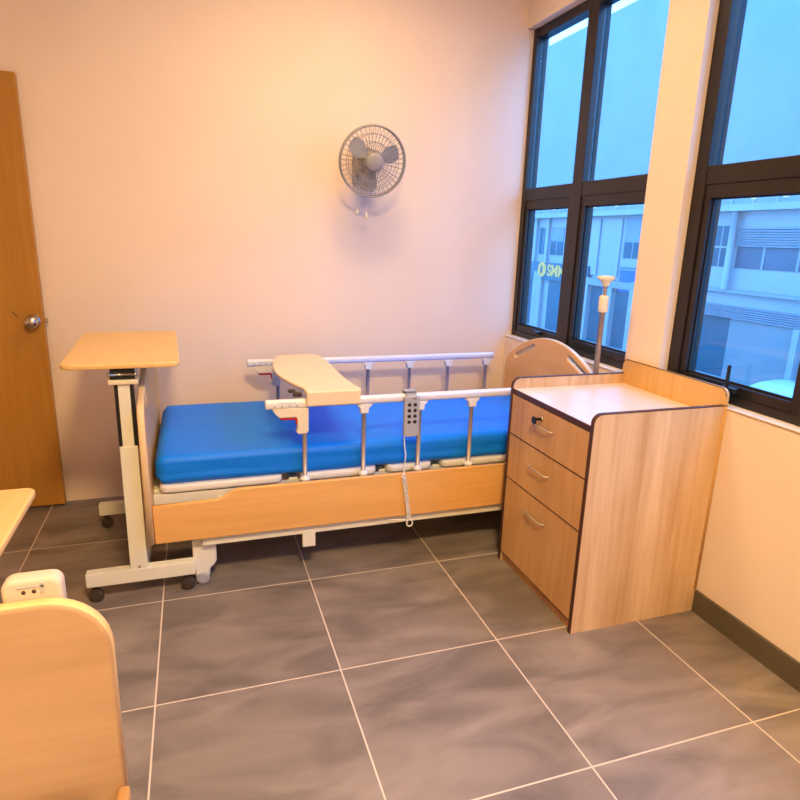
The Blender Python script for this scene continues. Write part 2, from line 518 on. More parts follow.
# casters with white covers
def caster(x, y):
    o = bm_new()
    add_prism(o, [[(-.050, .205), (.046, .205), (.046, .10), (.036, .082), (.020, .068), (.016, .038), (-.002, .020), (-.028, .018), (-.044, .036), (-.050, .09)]], .062, .012, XZ, (x, y, 0))
    c = finish('caster', o, MT['whitep'], bed)
    w = bm_new(); add_lathe(w, [(.012, -.034), (.025, -.034), (.028, -.030), (.028, .030), (.025, .034), (.012, .034)], (x - .014, y, .0285), 'Y'); finish('wheel', w, MT['grey'], bed, c)
    h = bm_new(); add_lathe(h, [(.011, 0), (.011, .012), (.0, .013)], (x + .005, y - .055, .222), axk); finish('pivot_bolt', h, MT['steel'], bed, c)
for x, y in ((-.012, 2.49), (-.012, 3.26), (1.66, 2.49), (1.66, 3.26)): caster(x, y)
# side rails
def side_rail(y, s):
    b = bm_new()
    o = rrect(y - .017, .762, y + .017, .797, .013, 5)
    add_prism(b, [o], 1.702 - .252, .004, YZ, ((1.702 + .252) / 2, 0, 0))
    rail = finish('side_rail', b, MT['alu'], bed)
    for i, x in enumerate((.409, .664, .917, 1.167, 1.408, 1.655)):
        b = bm_new()
        add_tube(b, [(x, y, .43), (x, y, .765)], .0095, 14, mi=0)
        p = finish('rail_post', b, MT['steel'], bed, rail)
        b = bm_new()
        add_lathe(b, [(.022, .438), (.022, .452), (.014, .458), (.0098, .462)], (x, y, 0), 'Z', 20)
        finish('post_base_ring', b, MT['whitep'], bed, rail)
        if i:
            b = bm_new(); add_prism(b, [[(x - .036, .762), (x + .036, .762), (x + .030, .754), (x + .019, .744), (x + .018, .722), (x - .018, .722), (x - .019, .744), (x - .030, .754)]], .03, .004, XZ, (0, y, 0)); finish('post_cap', b, MT['whitep'], bed, rail)
    b = bm_new()
    add_prism(b, [[(.276, .762), (.424, .762), (.424, .662), (.418, .652), (.384, .650), (.372, .660), (.378, .676), (.378, .716), (.371, .724), (.306, .724), (.290, .738)]], .034, .004, XZ, (0, y, 0))
    add_lathe(b, [(.004, 0), (.004, .002), (0, .0022)], (.402, y - .017, .735), axk, 10)
    h = finish('release_handle', b, MT['cream'], bed, rail)
    c = bm_new(); add_prism(c, [rrect(y - .0185, .7605, y + .0185, .7972, .013, 5)], .172, .004, YZ, (.336, 0, 0))
    for k in range(4): add_box(c, (.282 + k * .030, y - .0195, .771), (.290 + k * .030, y - .0180, .778), .0, mi=1)
    add_box(c, (.300, y - .0195, .786), (.372, y - .0180, .788), .0, mi=1)
    finish('end_sleeve', c, [MT['whitep'], MT['grey']], bed, rail)
    b = bm_new()
    add_prism(b, [[(.302, .725), (.382, .725), (.382, .690), (.373, .690), (.370, .712), (.312, .713)]], .020, .003, XZ, (0, y, 0))
    finish('release_trigger', b, MT['red'], bed, rail)
side_rail(YN, 1); side_rail(YFR, -1)

# mattress: rounded section swept along x, with folds in the sheet
def mattress(x0, x1, y0, y1, z0, z1):
    b = bm_new(); n = 90; R = .032
    sec = []
    def arc(cy, cz, a0, a1, k=8): return [(cy + R * math.cos(a0 + (a1 - a0) * i / k), cz + R * math.sin(a0 + (a1 - a0) * i / k)) for i in range(k + 1)]
    r2 = .018
    sec += [(y0 + .0, z0 + r2)]
    sec += [(y0, z0 + r2 + (z1 - R - z0 - r2) * i / 6) for i in range(1, 6)]
    sec += arc(y0 + R, z1 - R, PI, PI / 2)
    sec += [(y0 + R + (y1 - y0 - 2 * R) * i / 24, z1) for i in range(1, 24)]
    sec += arc(y1 - R, z1 - R, PI / 2, 0)
    sec += [(y1, z1 - R - (z1 - R - z0 - r2) * i / 6) for i in range(1, 6)]
    sec += [(y1, z0 + r2), (y1 - r2, z0), (y0 + r2, z0)]
    cy, cz = (y0 + y1) / 2, (z0 + z1) / 2
    rings = []
    for i in range(n + 1):
        t = i / n; x = x0 + (x1 - x0) * t
        e = min(x - x0, x1 - x); q = .03
        sh = q * (1 - math.sqrt(max(0, 1 - (1 - min(e, q) / q) ** 2)))
        rg = []
        for (y, z) in sec:
            yy = cy + (y - cy) * (1 - sh * .75 / (y1 - cy)); zz = cz + (z - cz) * (1 - sh * .9 / (z1 - cz))
            # folds: long horizontal waves on the skirt, faint dips on top
            side = max(0, min(1, (z1 - R * .6 - z) / .03))
            w = noise.noise(Vector((x * 2.2, z * 42, 3.1))) * .0055 + noise.noise(Vector((x * 7, z * 60, 8.0))) * .0022
            yy += (-1 if y < cy else 1) * w * side
            if z >= z1 - .001: zz += noise.noise(Vector((x * 2.6, y * 3.4, 1.7))) * .005
            rg.append(b.verts.new((x, yy, zz)))
        rings.append(rg)
    m = len(sec)
    for i in range(n):
        for k in range(m):
            fc = b.faces.new((rings[i][k], rings[i][(k + 1) % m], rings[i + 1][(k + 1) % m], rings[i + 1][k])); fc.smooth = True
    b.faces.new(rings[0][::-1]); b.faces.new(rings[-1])
    bmesh.ops.recalc_face_normals(b, faces=b.faces)
    return finish('mattress', b, MT['sheet'])
tag(mattress(-.182, 1.80, 2.466, 3.280, .460, .580), 'bright blue covered mattress lying on the hospital bed', 'mattress')

# dining board laid across the rails
tray = thing('bed_tray_board', 'beige waisted plastic dining board laid across the bed rails', 'tray', (.5, YM, .80))
out = smooth_closed([(.415, 3.30), (.50, 3.315), (.59, 3.312), (.632, 3.26), (.640, 3.05), (.634, 2.85), (.632, 2.66), (.640, 2.50), (.642, 2.432), (.53, 2.424), (.420, 2.432), (.414, 2.50), (.374, 2.64), (.346, 2.82), (.350, 3.0), (.378, 3.18)], 8)
b = bm_new(); add_prism(b, [out], .018, .006, XY, (0, 0, .823))
for v in b.verts: v.co.z -= (v.co.y - 2.42) * .017
finish('board_top', b, MT['tray'], tray)
b = bm_new()
add_box(b, (.414, 2.404, .772), (.640, 2.421, .831), .006, 3)
add_box(b, (.414, 2.404, .820), (.640, 2.446, .8335), .006, 3)
finish('clamp_lip', b, MT['tray'], tray)
b = bm_new(); add_box(b, (.43, 3.319, .775), (.61, 3.335, .814), .006, 3); add_box(b, (.43, 3.29, .799), (.61, 3.335, .814), .006, 3); finish('clamp_lip', b, MT['tray'], tray)
box('locking_tab', (.37, 2.47, .797), (.405, 2.50, .814), MT['rubber'], tray, bev=.003)
box('locking_tab', (.358, 2.53, .800), (.388, 2.56, .812), MT['rubber'], tray, bev=.003)

# remote control hung on the near rail, cable down in front of the board
rem = thing('remote_control', 'grey bed hand control with eight buttons hung on the near rail', 'remote control', (.866, 2.40, .613))
b = bm_new(); add_prism(b, [rrect(.832, .612, .902, .796, .014)], .022, .005, XZ, (0, 2.407, 0)); finish('housing', b, MT['grey'], rem)
for r_ in range(4):
    for c_ in range(2):
        b = bm_new(); add_lathe(b, [(.0078, 0), (.0078, .003), (.006, .0045), (0, .005)], (.854 + c_ * .026, 2.3965, .757 - r_ * .0255), axk, 16); finish('button', b, MT['black'], rem)
b = bm_new(); add_box(b, (.868, 2.3955, .781), (.886, 2.397, .785), .0005); finish('printed_mark', b, MT['rubber'], rem)
b = bm_new(); add_box(b, (.842, 2.416, .775), (.892, 2.424, .812), .002); add_box(b, (.842, 2.416, .804), (.892, 2.464, .812), .002); add_box(b, (.842, 2.458, .785), (.892, 2.464, .812), .002); finish('hanging_hook', b, MT['grey'], rem)
b = bm_new()
add_tube(b, [(.836, 2.402, .614), (.836, 2.395, .58), (.842, 2.39, .53), (.836, 2.386, .48), (.832, 2.384, .44)], .0028, 8)
finish('cable', b, MT['whitep'], rem)
b = bm_new()
pts = []
for i in range(221):                                    # coiled length
    t = i / 220; a = t * 2 * PI * 22
    cx = .832 + .032 * t; cz = .44 - .212 * t
    pts.append((cx + .0085 * math.cos(a), 2.378 + .0085 * math.sin(a), cz))
add_tube(b, pts, .0028, 6)
pts = [(.866 + .014 * math.sin(a) , 2.376 , .212 + .016 * math.cos(a)) for a in [k * 2 * PI / 20 for k in range(0, 19)]]
add_tube(b, pts, .0034, 8)
add_tube(b, [pts[-1], (.845, 2.37, .232), (.82, 2.372, .235), (.79, 2.385, .232), (.775, 2.41, .222)], .0028, 8)
finish('coiled_cable', b, MT['whitep'], rem)

# ------------------------------------------------------------------ drip stand pole clamped to the bed
pole = thing('iv_pole', 'chrome drip stand pole behind the bedside cabinet, in front of the left window', 'pole', (1.750, 2.358, .25))
px, py = 1.750, 2.358
b = bm_new(); add_tube(b, [(px, py, .25), (px, py, 1.17)], .0125, 16); finish('lower_tube', b, MT['steel'], pole)
b = bm_new(); add_tube(b, [(px, py, 1.15), (px, py, 1.275)], .009, 16); finish('upper_tube', b, MT['steel'], pole)
b = bm_new(); add_lathe(b, [(.018, 1.150), (.0215, 1.155), (.0215, 1.218), (.019, 1.224), (.009, 1.225)], (px, py, 0), 'Z'); finish('height_collar', b, MT['cream'], pole)
b = bm_new(); add_lathe(b, [(.013, 1.265), (.016, 1.272), (.020, 1.284), (.030, 1.292), (.037, 1.298), (.036, 1.310), (.0, 1.314)], (px, py, 0), 'Z'); 
finish('hook_head', b, MT['cream'], pole)
b = bm_new(); add_box(b, (px - .02, py - .018, .30), (px + .02, 2.391, .40), .004); finish('bed_clamp', b, MT['white'], pole)

# ------------------------------------------------------------------ overbed table at the foot of the bed
TX = -.266
tb = thing('overbed_table', 'beech topped overbed table on white wheeled frame at the bed foot', 'table', (TX, 2.75, 0))
b = bm_new(); add_prism(b, [[(x - (y - 2.40) * .035, y) for x, y in rrect(-.470, 2.398, -.064, 3.195, .04)]], .020, .005, XY, (0, 0, .966)); finish('tabletop', b, MT['tabletop'], tb)
b = bm_new(); add_box(b, (TX - .0325, 2.42, .10), (TX + .0325, 2.465, .65), .003); finish('column', b, MT['white'], tb)
b = bm_new(); add_box(b, (TX - .0205, 2.425, .64), (TX + .0205, 2.46, .90), .002); finish('inner_column', b, MT['white'], tb)
for s in (-1, 1):
    box('slide_channel', (TX + s * .0275 - .006, 2.428, .64), (TX + s * .0275 + .006, 2.458, .895), MT['black'], tb, bev=.001)
b = bm_new(); add_box(b, (TX - .052, 2.412, .893), (TX + .052, 2.50, .912), .005, 3); add_box(b, (TX - .04, 2.44, .91), (TX + .04, 3.0, .95), .003); finish('top_bracket', b, MT['cream'], tb)
b = bm_new(); add_box(b, (TX - .042, 2.416, .914), (TX + .042, 2.44, .951), .002); finish('tilt_mechanism', b, MT['black'], tb)
b = bm_new(); add_tube(b, [(TX - .046, 2.410, .933), (TX + .046, 2.410, .933)], .0045, 10); add_sphere(b, (TX - .046, 2.41, .933), .0075); add_sphere(b, (TX + .046, 2.41, .933), .0075); finish('pivot_rod', b, MT['chrome'], tb)
for (x0, x1, y0, y1) in ((-.463, -.055, 2.418, 2.462), (-.500, -.092, 3.10, 3.144)):
    b = bm_new(); add_box(b, (x0, y0, .075), (x1, y1, .133), .003); bar = finish('base_bar', b, MT['white'], tb)
    for xc in (x0 + .03, x1 - .03):
        yc = (y0 + y1) / 2
        w = bm_new(); add_lathe(w, [(.008, -.011), (.025, -.011), (.028, -.007), (.028, .007), (.025, .011), (.008, .011)], (xc, yc, .028), 'Y', 24)
        add_box(w, (xc - .012, yc - .014, .03), (xc + .012, yc - .011, .075), .001); add_box(w, (xc - .012, yc + .011, .03), (xc + .012, yc + .014, .075), .001); add_box(w, (xc - .012, yc - .014, .062), (xc + .012, yc + .014, .076), .001)
        finish('caster', w, MT['rubber'], tb, bar)
b = bm_new(); add_box(b, (TX - .03, 2.462, .08), (TX + .03, 3.10, .125), .003); finish('base_beam', b, MT['white'], tb)
b = bm_new(); add_lathe(b, [(.006, 0), (.006, .003), (0, .004)], (TX + .002, 2.42, .142), axk, 12); finish('bolt', b, MT['steel'], tb)

# ------------------------------------------------------------------ bedside cabinet
cx0, cx1, cy0, cy1 = 1.299, 1.886, 1.727, 2.326
ZT_, ZS, ZBK = .828, .875, .939
cab = thing('bedside_cabinet', 'light oak bedside cabinet with three drawers standing under the windows', 'cabinet', ((cx0 + cx1) / 2, (cy0 + cy1) / 2, 0))
th = .0155
def side_panel(y):
    b = bm_new()
    o = [(cx0, 0), (cx1, 0)] + rrect(cx0, 0.0, cx1, ZS, .035, 8, (0, 0, 0, 1))[2:]
    add_prism(b, [o], th - .001, .0, XZ, (0, y, 0))
    p = finish('side_panel', b, MT['oak'], cab)
    # dark edging strip following the front and top edge
    b = bm_new(); e = .0022
    oo = rrect(cx0 - .0012, 0.002, cx1, ZS + .0012, .036, 8, (0, 0, 0, 1)); ii = rrect(cx0 + e, 0.002, cx1, ZS - e, .033, 8, (0, 0, 0, 1))
    path_o = oo[2:] + [oo[0]]; path_i = ii[2:] + [ii[0]]
    for y_ in (0,):
        vs = []
        for po, pi in zip(path_o, path_i):
            vs.append([b.verts.new((po[0], y - th / 2 - .0008, po[1])), b.verts.new((po[0], y + th / 2 + .0008, po[1])), b.verts.new((pi[0], y + th / 2 + .0008, pi[1])), b.verts.new((pi[0], y - th / 2 - .0008, pi[1]))])
        for a_, c_ in zip(vs[:-1], vs[1:]):
            for k in range(4): b.faces.new((a_[k], a_[(k + 1) % 4], c_[(k + 1) % 4], c_[k]))
        b.faces.new(vs[0]); b.faces.new(vs[-1][::-1])
    bmesh.ops.recalc_face_normals(b, faces=b.faces)
    finish('edging', b, MT['edgeb'], cab, p)
side_panel(cy0 + th / 2); side_panel(cy1 - th / 2)
yi0, yi1 = cy0 + th, cy1 - th
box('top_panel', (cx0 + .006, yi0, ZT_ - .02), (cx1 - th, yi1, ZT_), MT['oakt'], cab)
box('top_edging', (cx0 + .002, yi0, ZT_ - .021), (cx0 + .006, yi1, ZT_ + .0005), MT['edgeb'], cab)
b = bm_new(); add_prism(b, [rrect(cy0, .097, cy1, ZBK, .03, 7, (0, 0, 1, 1))], th, .0008, YZ, (cx1 - th / 2 + .0005, 0, 0)); finish('back_panel', b, MT['oakb'], cab)
b = bm_new(); oo = rrect(cy0 - .0005, .10, cy1 + .0005, ZBK + .001, .03, 7, (0, 0, 1, 1))[2:]
add_tube(b, [(cx1 - th, p[0], p[1]) for p in oo], .0016, 6); finish('back_edging', b, MT['edgeb'], cab)
box('carcass_back', (cx0 + .05, yi0, .05), (cx0 + .056, yi1, ZT_ - .021), MT['edgeb'], cab)
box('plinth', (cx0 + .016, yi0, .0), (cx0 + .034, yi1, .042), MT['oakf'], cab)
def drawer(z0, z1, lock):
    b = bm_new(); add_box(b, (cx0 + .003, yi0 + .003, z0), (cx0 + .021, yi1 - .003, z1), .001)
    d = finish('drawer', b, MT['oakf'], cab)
    b = bm_new(); x = cx0 + .0025
    for (a0, a1, c0, c1) in ((yi0, yi1, z0 - .003, z0 + .0012), ): add_box(b, (x - .0006, a0, c0), (x + .012, a1, c1))
    finish('edging', b, MT['edgeb'], cab, d)
    ym = (cy0 + cy1) / 2 + .02; zh = z1 - .08 if not lock else z1 - .072
    b = bm_new()
    yy = ym - .0
    add_tube(b, [(cx0 + .004, yy + .066, zh), (cx0 - 0.007, yy + .066, zh), (cx0 - 0.014, yy + .058, zh), (cx0 - 0.014, yy - .058, zh), (cx0 - 0.007, yy - .066, zh), (cx0 + .004, yy - .066, zh)], .0038, 12)
    finish('handle', b, MT['steel'], cab, d)
    if lock:
        b = bm_new(); axx = (Y_, Z_, -X_)
        add_lathe(b, [(.012, 0), (.012, .004), (.009, .007), (0, .008)], (cx0 + .003, ym + .016, z1 - .040), axx, 20); finish('lock', b, MT['chrome'], cab, d)
        b = bm_new(); add_box(b, (cx0 - .024, ym + .013, z1 - .046), (cx0 - .004, ym + .019, z1 - .034), .001); add_prism(b, [rrect(ym + .010, z1 - .062, ym + .042, z1 - .032, .012)], .006, .0015, YZ, (cx0 - .028, 0, 0)); finish('key', b, MT['black'], cab, d)
drawer(.628, .803, True); drawer(.421, .624, False); drawer(.048, .417, False)

# ------------------------------------------------------------------ wall fan with two pull cords
FC = Vector((.912, 3.27, 1.826))
fan = thing('wall_fan', 'grey wall fan with wire guard and two pull cords above the bed', 'fan', (FC.x, 3.515, FC.z - .08))
ft = math.radians(12)
fn = Vector((0, -math.cos(ft), -math.sin(ft))); fa = X_.copy(); fb = fa.cross(fn).normalized() * -1
FR_ = .172
def guard(off, bulge, name):
    b = bm_new()
    for r_ in (FR_, FR_ * .78, FR_ * .55, FR_ * .32): add_torus(b, FC + fn * (off + bulge * (1 - (r_ / FR_) ** 2)), r_, .0016 if r_ < FR_ else .005, (fa, fb, fn), 48, 6)
    for k in range(40):
        a = 2 * PI * k / 40; d = fa * math.cos(a) + fb * math.sin(a)
        add_tube(b, [FC + fn * (off + bulge * (1 - (q) ** 2)) + d * FR_ * q for q in (.26, .5, .75, .9, 1.0)], .0014, 5)
    add_lathe(b, [(.0, .012), (.03, .011), (.045, .006), (.048, 0), (.048, -.004)], FC + fn * (off + bulge * .94), (fa, fb, fn), 24)
    return finish(name, b, MT['fan'], fan)
guard(.028, .03, 'front_guard'); guard(.004, -.03, 'rear_guard')
for k in range(3):
    b = bm_new(); rows = []
    for i in range(7):
        q = .03 + (.148 - .03) * i / 6; wdt = .30 + .75 * math.sin(PI * min(1, (i + 1) / 7.6)) * .8
        row = []
        for j in range(7):
            t = j / 6 - .5; a = 2 * PI * k / 3 + .4 + t * wdt
            p = FC + fn * (.010 + t * .020) + (fa * math.cos(a) + fb * math.sin(a)) * q
            row.append((b.verts.new(p), b.verts.new(p - fn * .0025)))
        rows.append(row)
    for i in range(6):
        for j in range(6):
            b.faces.new([rows[p][q][0] for p, q in ((i, j), (i, j + 1), (i + 1, j + 1), (i + 1, j))])
            b.faces.new([rows[p][q][1] for p, q in ((i, j), (i + 1, j), (i + 1, j + 1), (i, j + 1))])
    rim = [(0, j) for j in range(6)] + [(i, 6) for i in range(6)] + [(6, j) for j in range(6, 0, -1)] + [(i, 0) for i in range(6, 0, -1)]
    for k_, (i, j) in enumerate(rim):
        i2, j2 = rim[(k_ + 1) % len(rim)]
        b.faces.new((rows[i][j][0], rows[i2][j2][0], rows[i2][j2][1], rows[i][j][1]))
    bmesh.ops.recalc_face_normals(b, faces=b.faces)
    finish('blade', b, MT['fanb'], fan)
b = bm_new(); add_lathe(b, [(.0, .04), (.028, .038), (.032, .0), (.03, -.0)], FC + fn * -.005, (fa, fb, fn), 24); finish('hub', b, MT['fan'], fan)
b = bm_new(); add_lathe(b, [(.035, -.03), (.055, -.04), (.058, -.10), (.045, -.125), (.0, -.13)], FC, (fa, fb, fn), 24)
finish('motor_housing', b, MT['fan'], fan)
b = bm_new(); add_box(b, (FC.x - .045, 3.485, FC.z - .10), (FC.x + .045, 3.513, FC.z + .10), .008); add_box(b, (FC.x - .025, 3.39, FC.z - .05), (FC.x + .025, 3.49, FC.z + .05), .01)
finish('wall_bracket', b, MT['fan'], fan)
for (x, z) in ((.853, 1.572), (.905, 1.557)):
    y = 3.34
    b = bm_new(); add_tube(b, [(x, y, z + .012), (x * .6 + FC.x * .4, 3.37, FC.z - .045)], .0012, 6)
    cd = finish('pull_cord', b, MT['cream'], fan)
    b = bm_new(); add_lathe(b, [(.0, -.016), (.007, -.014), (.0095, -.004), (.008, .006), (.003, .018), (0, .019)], (x, y, z), 'Z', 16); finish('cord_bead', b, MT['cream'], fan, cd)

# ------------------------------------------------------------------ near the camera: a second bed end and a second overbed table
bed2 = thing('hospital_bed', 'second hospital bed without mattress, its rounded footboard nearest the camera', 'bed', (-.62, .1, 0))
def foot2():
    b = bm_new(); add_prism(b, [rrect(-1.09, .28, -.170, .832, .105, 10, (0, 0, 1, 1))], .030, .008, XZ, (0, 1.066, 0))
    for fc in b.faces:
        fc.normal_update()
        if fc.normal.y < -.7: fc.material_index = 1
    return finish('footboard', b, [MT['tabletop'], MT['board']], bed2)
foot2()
b = bm_new(); add_prism(b, [rrect(-1.09, .28, -.158, .80, .085, 10, (0, 0, 1, 1))], .030, .008, XZ, (0, -.99, 0)); finish('headboard', b, MT['beech'], bed2)
for x in (-1.075, -.175):
    b = bm_new(); add_prism(b, [[(-.97, .243), (1.045, .243), (1.045, .43), (-.97, .43)]], .022, .004, YZ, (x, 0, 0)); finish('side_board', b, MT['beech'], bed2)
b = bm_new()
for x in (-1.05, -.235): add_box(b, (x, -.97, .36), (x + .04, 1.045, .40), .003)
for y in (-.9, -.2, .4, .95): add_box(b, (-1.02, y, .36), (-.23, y + .04, .40), .003)
finish('upper_frame', b, MT['white'], bed2)
for y0, y1 in ((-.93, -.25), (-.20, .30), (.35, 1.02)):
    b = bm_new(); add_prism(b, [rrect(-1.04, y0, -.21, y1, .03)], .03, .008, XY, (0, 0, .416)); finish('deck_panel', b, MT['whitep'], bed2)
for x in (-1.0, -.25):
    for y in (-.85, .93):
        b = bm_new(); add_box(b, (x - .02, y - .02, .09), (x + .02, y + .02, .365), .003); lg = finish('leg', b, MT['white'], bed2)
        w = bm_new(); add_lathe(w, [(.02, -.013), (.047, -.013), (.05, -.008), (.05, .008), (.047, .013), (.02, .013)], (x, y, .0505), 'Y'); finish('wheel', w, MT['rubber'], bed2, lg)
# white control boxes on the outside of that footboard
for xc in (-.292, -.396):
    b = bm_new(); add_prism(b, [rrect(xc - .047, .72, xc + .047, .866, .020)], .035, .008, XZ, (0, 1.100, 0))
    cbx = finish('control_box', b, MT['boxp'], bed2)
    b = bm_new(); y = 1.0822
    add_box(b, (xc - .022, y - .001, .850), (xc + .020, y + .001, .854), .0005); add_box(b, (xc + .014, y - .001, .838), (xc + .020, y + .001, .858), .0005)
    finish('moulded_groove', b, MT['grey'], bed2, cbx)
    for q in (-.012, .004):
        b = bm_new(); add_lathe(b, [(.0035, 0), (.0035, .001), (0, .0012)], (xc + q, 1.0828, .843), axk, 12); finish('screw', b, MT['rubber'], bed2, cbx)

tb2 = thing('overbed_table', 'beech topped overbed table cut off by the left edge, nearest the camera', 'table', (-1.15, 1.55, 0))
b = bm_new(); add_prism(b, [rrect(-1.215, 1.345, -.425, 1.752, .03)], .020, .005, XY, (0, 0, .767)); finish('tabletop', b, MT['tabletop'], tb2)
b = bm_new(); add_box(b, (-1.19, 1.51, .10), (-1.145, 1.575, .60), .003); finish('column', b, MT['white'], tb2)
b = bm_new(); add_box(b, (-1.185, 1.522, .58), (-1.15, 1.563, .735), .002); finish('inner_column', b, MT['white'], tb2)
b = bm_new(); add_box(b, (-1.19, 1.50, .722), (-.75, 1.585, .757), .003); finish('top_bracket', b, MT['cream'], tb2)
for y0, y1 in ((1.36, 1.40), (1.69, 1.73)):
    b = bm_new(); add_box(b, (-1.20, y0, .075), (-.86, y1, .12), .003); bar = finish('base_bar', b, MT['white'], tb2)
    for xc in (-1.17, -.89):
        yc = (y0 + y1) / 2
        w = bm_new(); add_lathe(w, [(.008, -.011), (.025, -.011), (.028, -.007), (.028, .007), (.025, .011), (.008, .011)], (xc, yc, .028), 'Y', 20)
        add_box(w, (xc - .012, yc - .014, .03), (xc + .012, yc - .011, .076), .001); add_box(w, (xc - .012, yc + .011, .03), (xc + .012, yc + .014, .076), .001)
        finish('caster', w, MT['rubber'], tb2, bar)
b = bm_new(); add_box(b, (-1.19, 1.40, .078), (-1.145, 1.69, .118), .003); finish('base_beam', b, MT['white'], tb2)

# ------------------------------------------------------------------ ceiling lights
LIGHTS = ((.25, -.1, 'front'), (.75, 2.40, 'bed'))
for x, y, w in LIGHTS:
    t = thing('ceiling_light', 'round warm ceiling light over the ' + ('hospital bed' if w == 'bed' else 'floor near the camera'), 'ceiling light', (x, y, ZC))
    b = bm_new(); add_lathe(b, [(.31, -.03), (.32, -.02), (.32, 0.0), (.0, 0.0)], (x, y, ZC), 'Z', 40); finish('lamp_rim', b, MT['lampbody'], t)
    b = bm_new(); add_lathe(b, [(0, -.05), (.15, -.047), (.26, -.038), (.302, -.028), (.302, -.02)], (x, y, ZC), 'Z', 40); finish('diffuser', b, MT['lamp'], t)

# ------------------------------------------------------------------ across the street
GZ = -3.9
struct(box('road', (2.2, -40, GZ - .2), (60, 90, GZ), MT['road']))
XFa = 20.8
bd = thing('commercial_building', 'pale concrete shop building with louvred bands across the street', 'building', (XFa, 20, GZ))
box('wall', (XFa, -25, GZ), (XFa + 8, 60, 3.55), MT['fac'], bd)
box('cornice', (XFa - .5, -25, 2.84), (XFa + .1, 60, 3.10), MT['fac'], bd)
box('corridor_band', (XFa - .06, -25, 3.10), (XFa + .05, 60, 4.1), MT['fac2'], bd)
box('upper_wall', (XFa + 1.5, -25, 3.5), (XFa + 8, 60, 13.5), MT['fac2'], bd)
box('ledge', (XFa - .25, -25, -.32), (XFa + .05, 25.0, -.20), MT['fac2'], bd)
for y in (33.5, 32, 29.5, 27.6, 21.0, 19.3, 17.9):
    box('corridor_lamp', (XFa - .10, y, 3.28), (XFa - .06, y + .22, 3.42), MT['signl'], bd)
for k in range(26):
    y = 12 + k * 1.05
    box('railing_post', (XFa - .09, y, 3.10), (XFa - .06, y + .12, 3.8), MT['fac'], bd)
for (y0, y1, z0, z1) in ((35.7, 36.95, .70, 2.28), (34.1, 35.1, .70, 2.28), (32.4, 33.75, .70, 1.5), (25.5, 26.85, .77, 1.55), (20.35, 21.05, .68, 1.42), (20.35, 21.05, 1.50, 2.30), (29.8, 30.5, .8, 2.2)):
    f_ = box('window', (XFa - .03, y0, z0), (XFa + .02, y1, z1), MT['fglass'], bd)
    box('mullion', (XFa - .045, (y0 + y1) / 2 - .03, z0), (XFa - .03, (y0 + y1) / 2 + .03, z1), MT['fac2'], bd, f_)
for (y0, y1, z0, z1) in ((32.4, 33.75, 1.5, 2.3), (25.5, 26.85, 1.55, 2.75)):
    box('shutter', (XFa - .05, y0, z0), (XFa + .02, y1, z1), MT['louv'], bd)
for y in (33.9, 35.3): box('pilaster', (XFa - .18, y, -.1), (XFa + .02, y + .3, 2.84), MT['fac'], bd)
for (y0, y1) in ((28.9, 30.4), (27.1, 28.6)): box('cladding_panel', (XFa - .10, y0, -.2), (XFa + .02, y1, 2.7), MT['fac'], bd)
# louvred band and strip glazing to the right
def louvre(y0, y1, z0, z1, n):
    b = bm_new()
    for k in range(n):
        z = z0 + (z1 - z0) * k / n
        add_box(b, (XFa - .16, y0, z), (XFa - .02, y1, z + (z1 - z0) / n * .62))
    return finish('louvre_band', b, MT['louv'], bd)
louvre(8, 19.85, 1.5, 2.25, 8)
st = box('strip_window', (XFa - .03, 8, .66), (XFa + .02, 19.85, 1.5), MT['fglass2'], bd)
for k in range(7): box('mullion', (XFa - .06, 9.5 + k * 1.5, .66), (XFa - .03, 9.6 + k * 1.5, 1.5), MT['fac2'], bd, st)
b = bm_new(); add_tube(b, [(XFa - .28, 19.95, 2.84), (XFa - .28, 19.95, -.2)], .14, 10); finish('rain_pipe', b, MT['fac'], bd)
louvre(8, 21.1, -1.32, -.80, 6)
# ground floor
for (y0, y1, m) in ((19.6, 21.1, 'fglass'), (26.0, 27.1, 'fglass'), (28.0, 29.2, 'fglass'), (35.6, 37.2, 'fglass'), (30.2, 33.6, 'teal')):
    box('shop_front', (XFa - .02, y0, GZ + .1), (XFa + .02, y1, -1.35 if y1 < 22 else -.75), MT[m], bd)
box('roller_shutter', (XFa - .04, 16.6, GZ + .1), (XFa + .02, 19.6, -1.38), MT['shut'], bd)
for y, w in ((16.35, .25), (21.3, .4), (27.2, .75), (29.3, .8), (34.2, .9), (25.0, .8)):
    box('column', (XFa - .22, y, GZ), (XFa - .02, y + w, -1.35 if y < 22 else -.35), MT['fac'], bd)
box('shop_canopy', (XFa - .25, 25.0, -.75), (XFa, 29.3, -.40), MT['fac2'], bd)
# signs
sg = box('sign_board', (XFa - .20, 29.4, -.80), (XFa - .10, 35.8, .23), MT['teal'], bd)
def text(body, size, name, root, parent, loc, mat):
    """mesh lettering facing -X, reading towards -Y"""
    cu = bpy.data.curves.new('t', 'FONT'); cu.body = body; cu.size = size; cu.extrude = .02; cu.offset = .02
    o = bpy.data.objects.new('t', cu); COL.objects.link(o)
    dg = bpy.context.evaluated_depsgraph_get()
    me = bpy.data.meshes.new_from_object(o.evaluated_get(dg)); bpy.data.objects.remove(o); bpy.data.curves.remove(cu)
    t = bmesh.new(); t.from_mesh(me); bpy.data.meshes.remove(me)
    for v in t.verts:
        c = v.co.copy(); v.co = Vector((loc[0] - c.z, loc[1] - c.x, loc[2] + c.y))
    return finish(name, t, mat, root, parent)
b = bm_new(); add_lathe(b, [(.44, 0), (.44, .05), (0, .051)], (XFa - .20, 34.2, -.20), (Y_, Z_, -X_), 24); finish('logo_disc', b, MT['signw'], bd, sg)
b = bm_new(); add_lathe(b, [(.12, 0), (.12, .02), (0, .021)], (XFa - .25, 34.2, -.20), (Y_, Z_ * 2.0, -X_), 16); finish('logo_seed', b, MT['teal'], bd, sg)
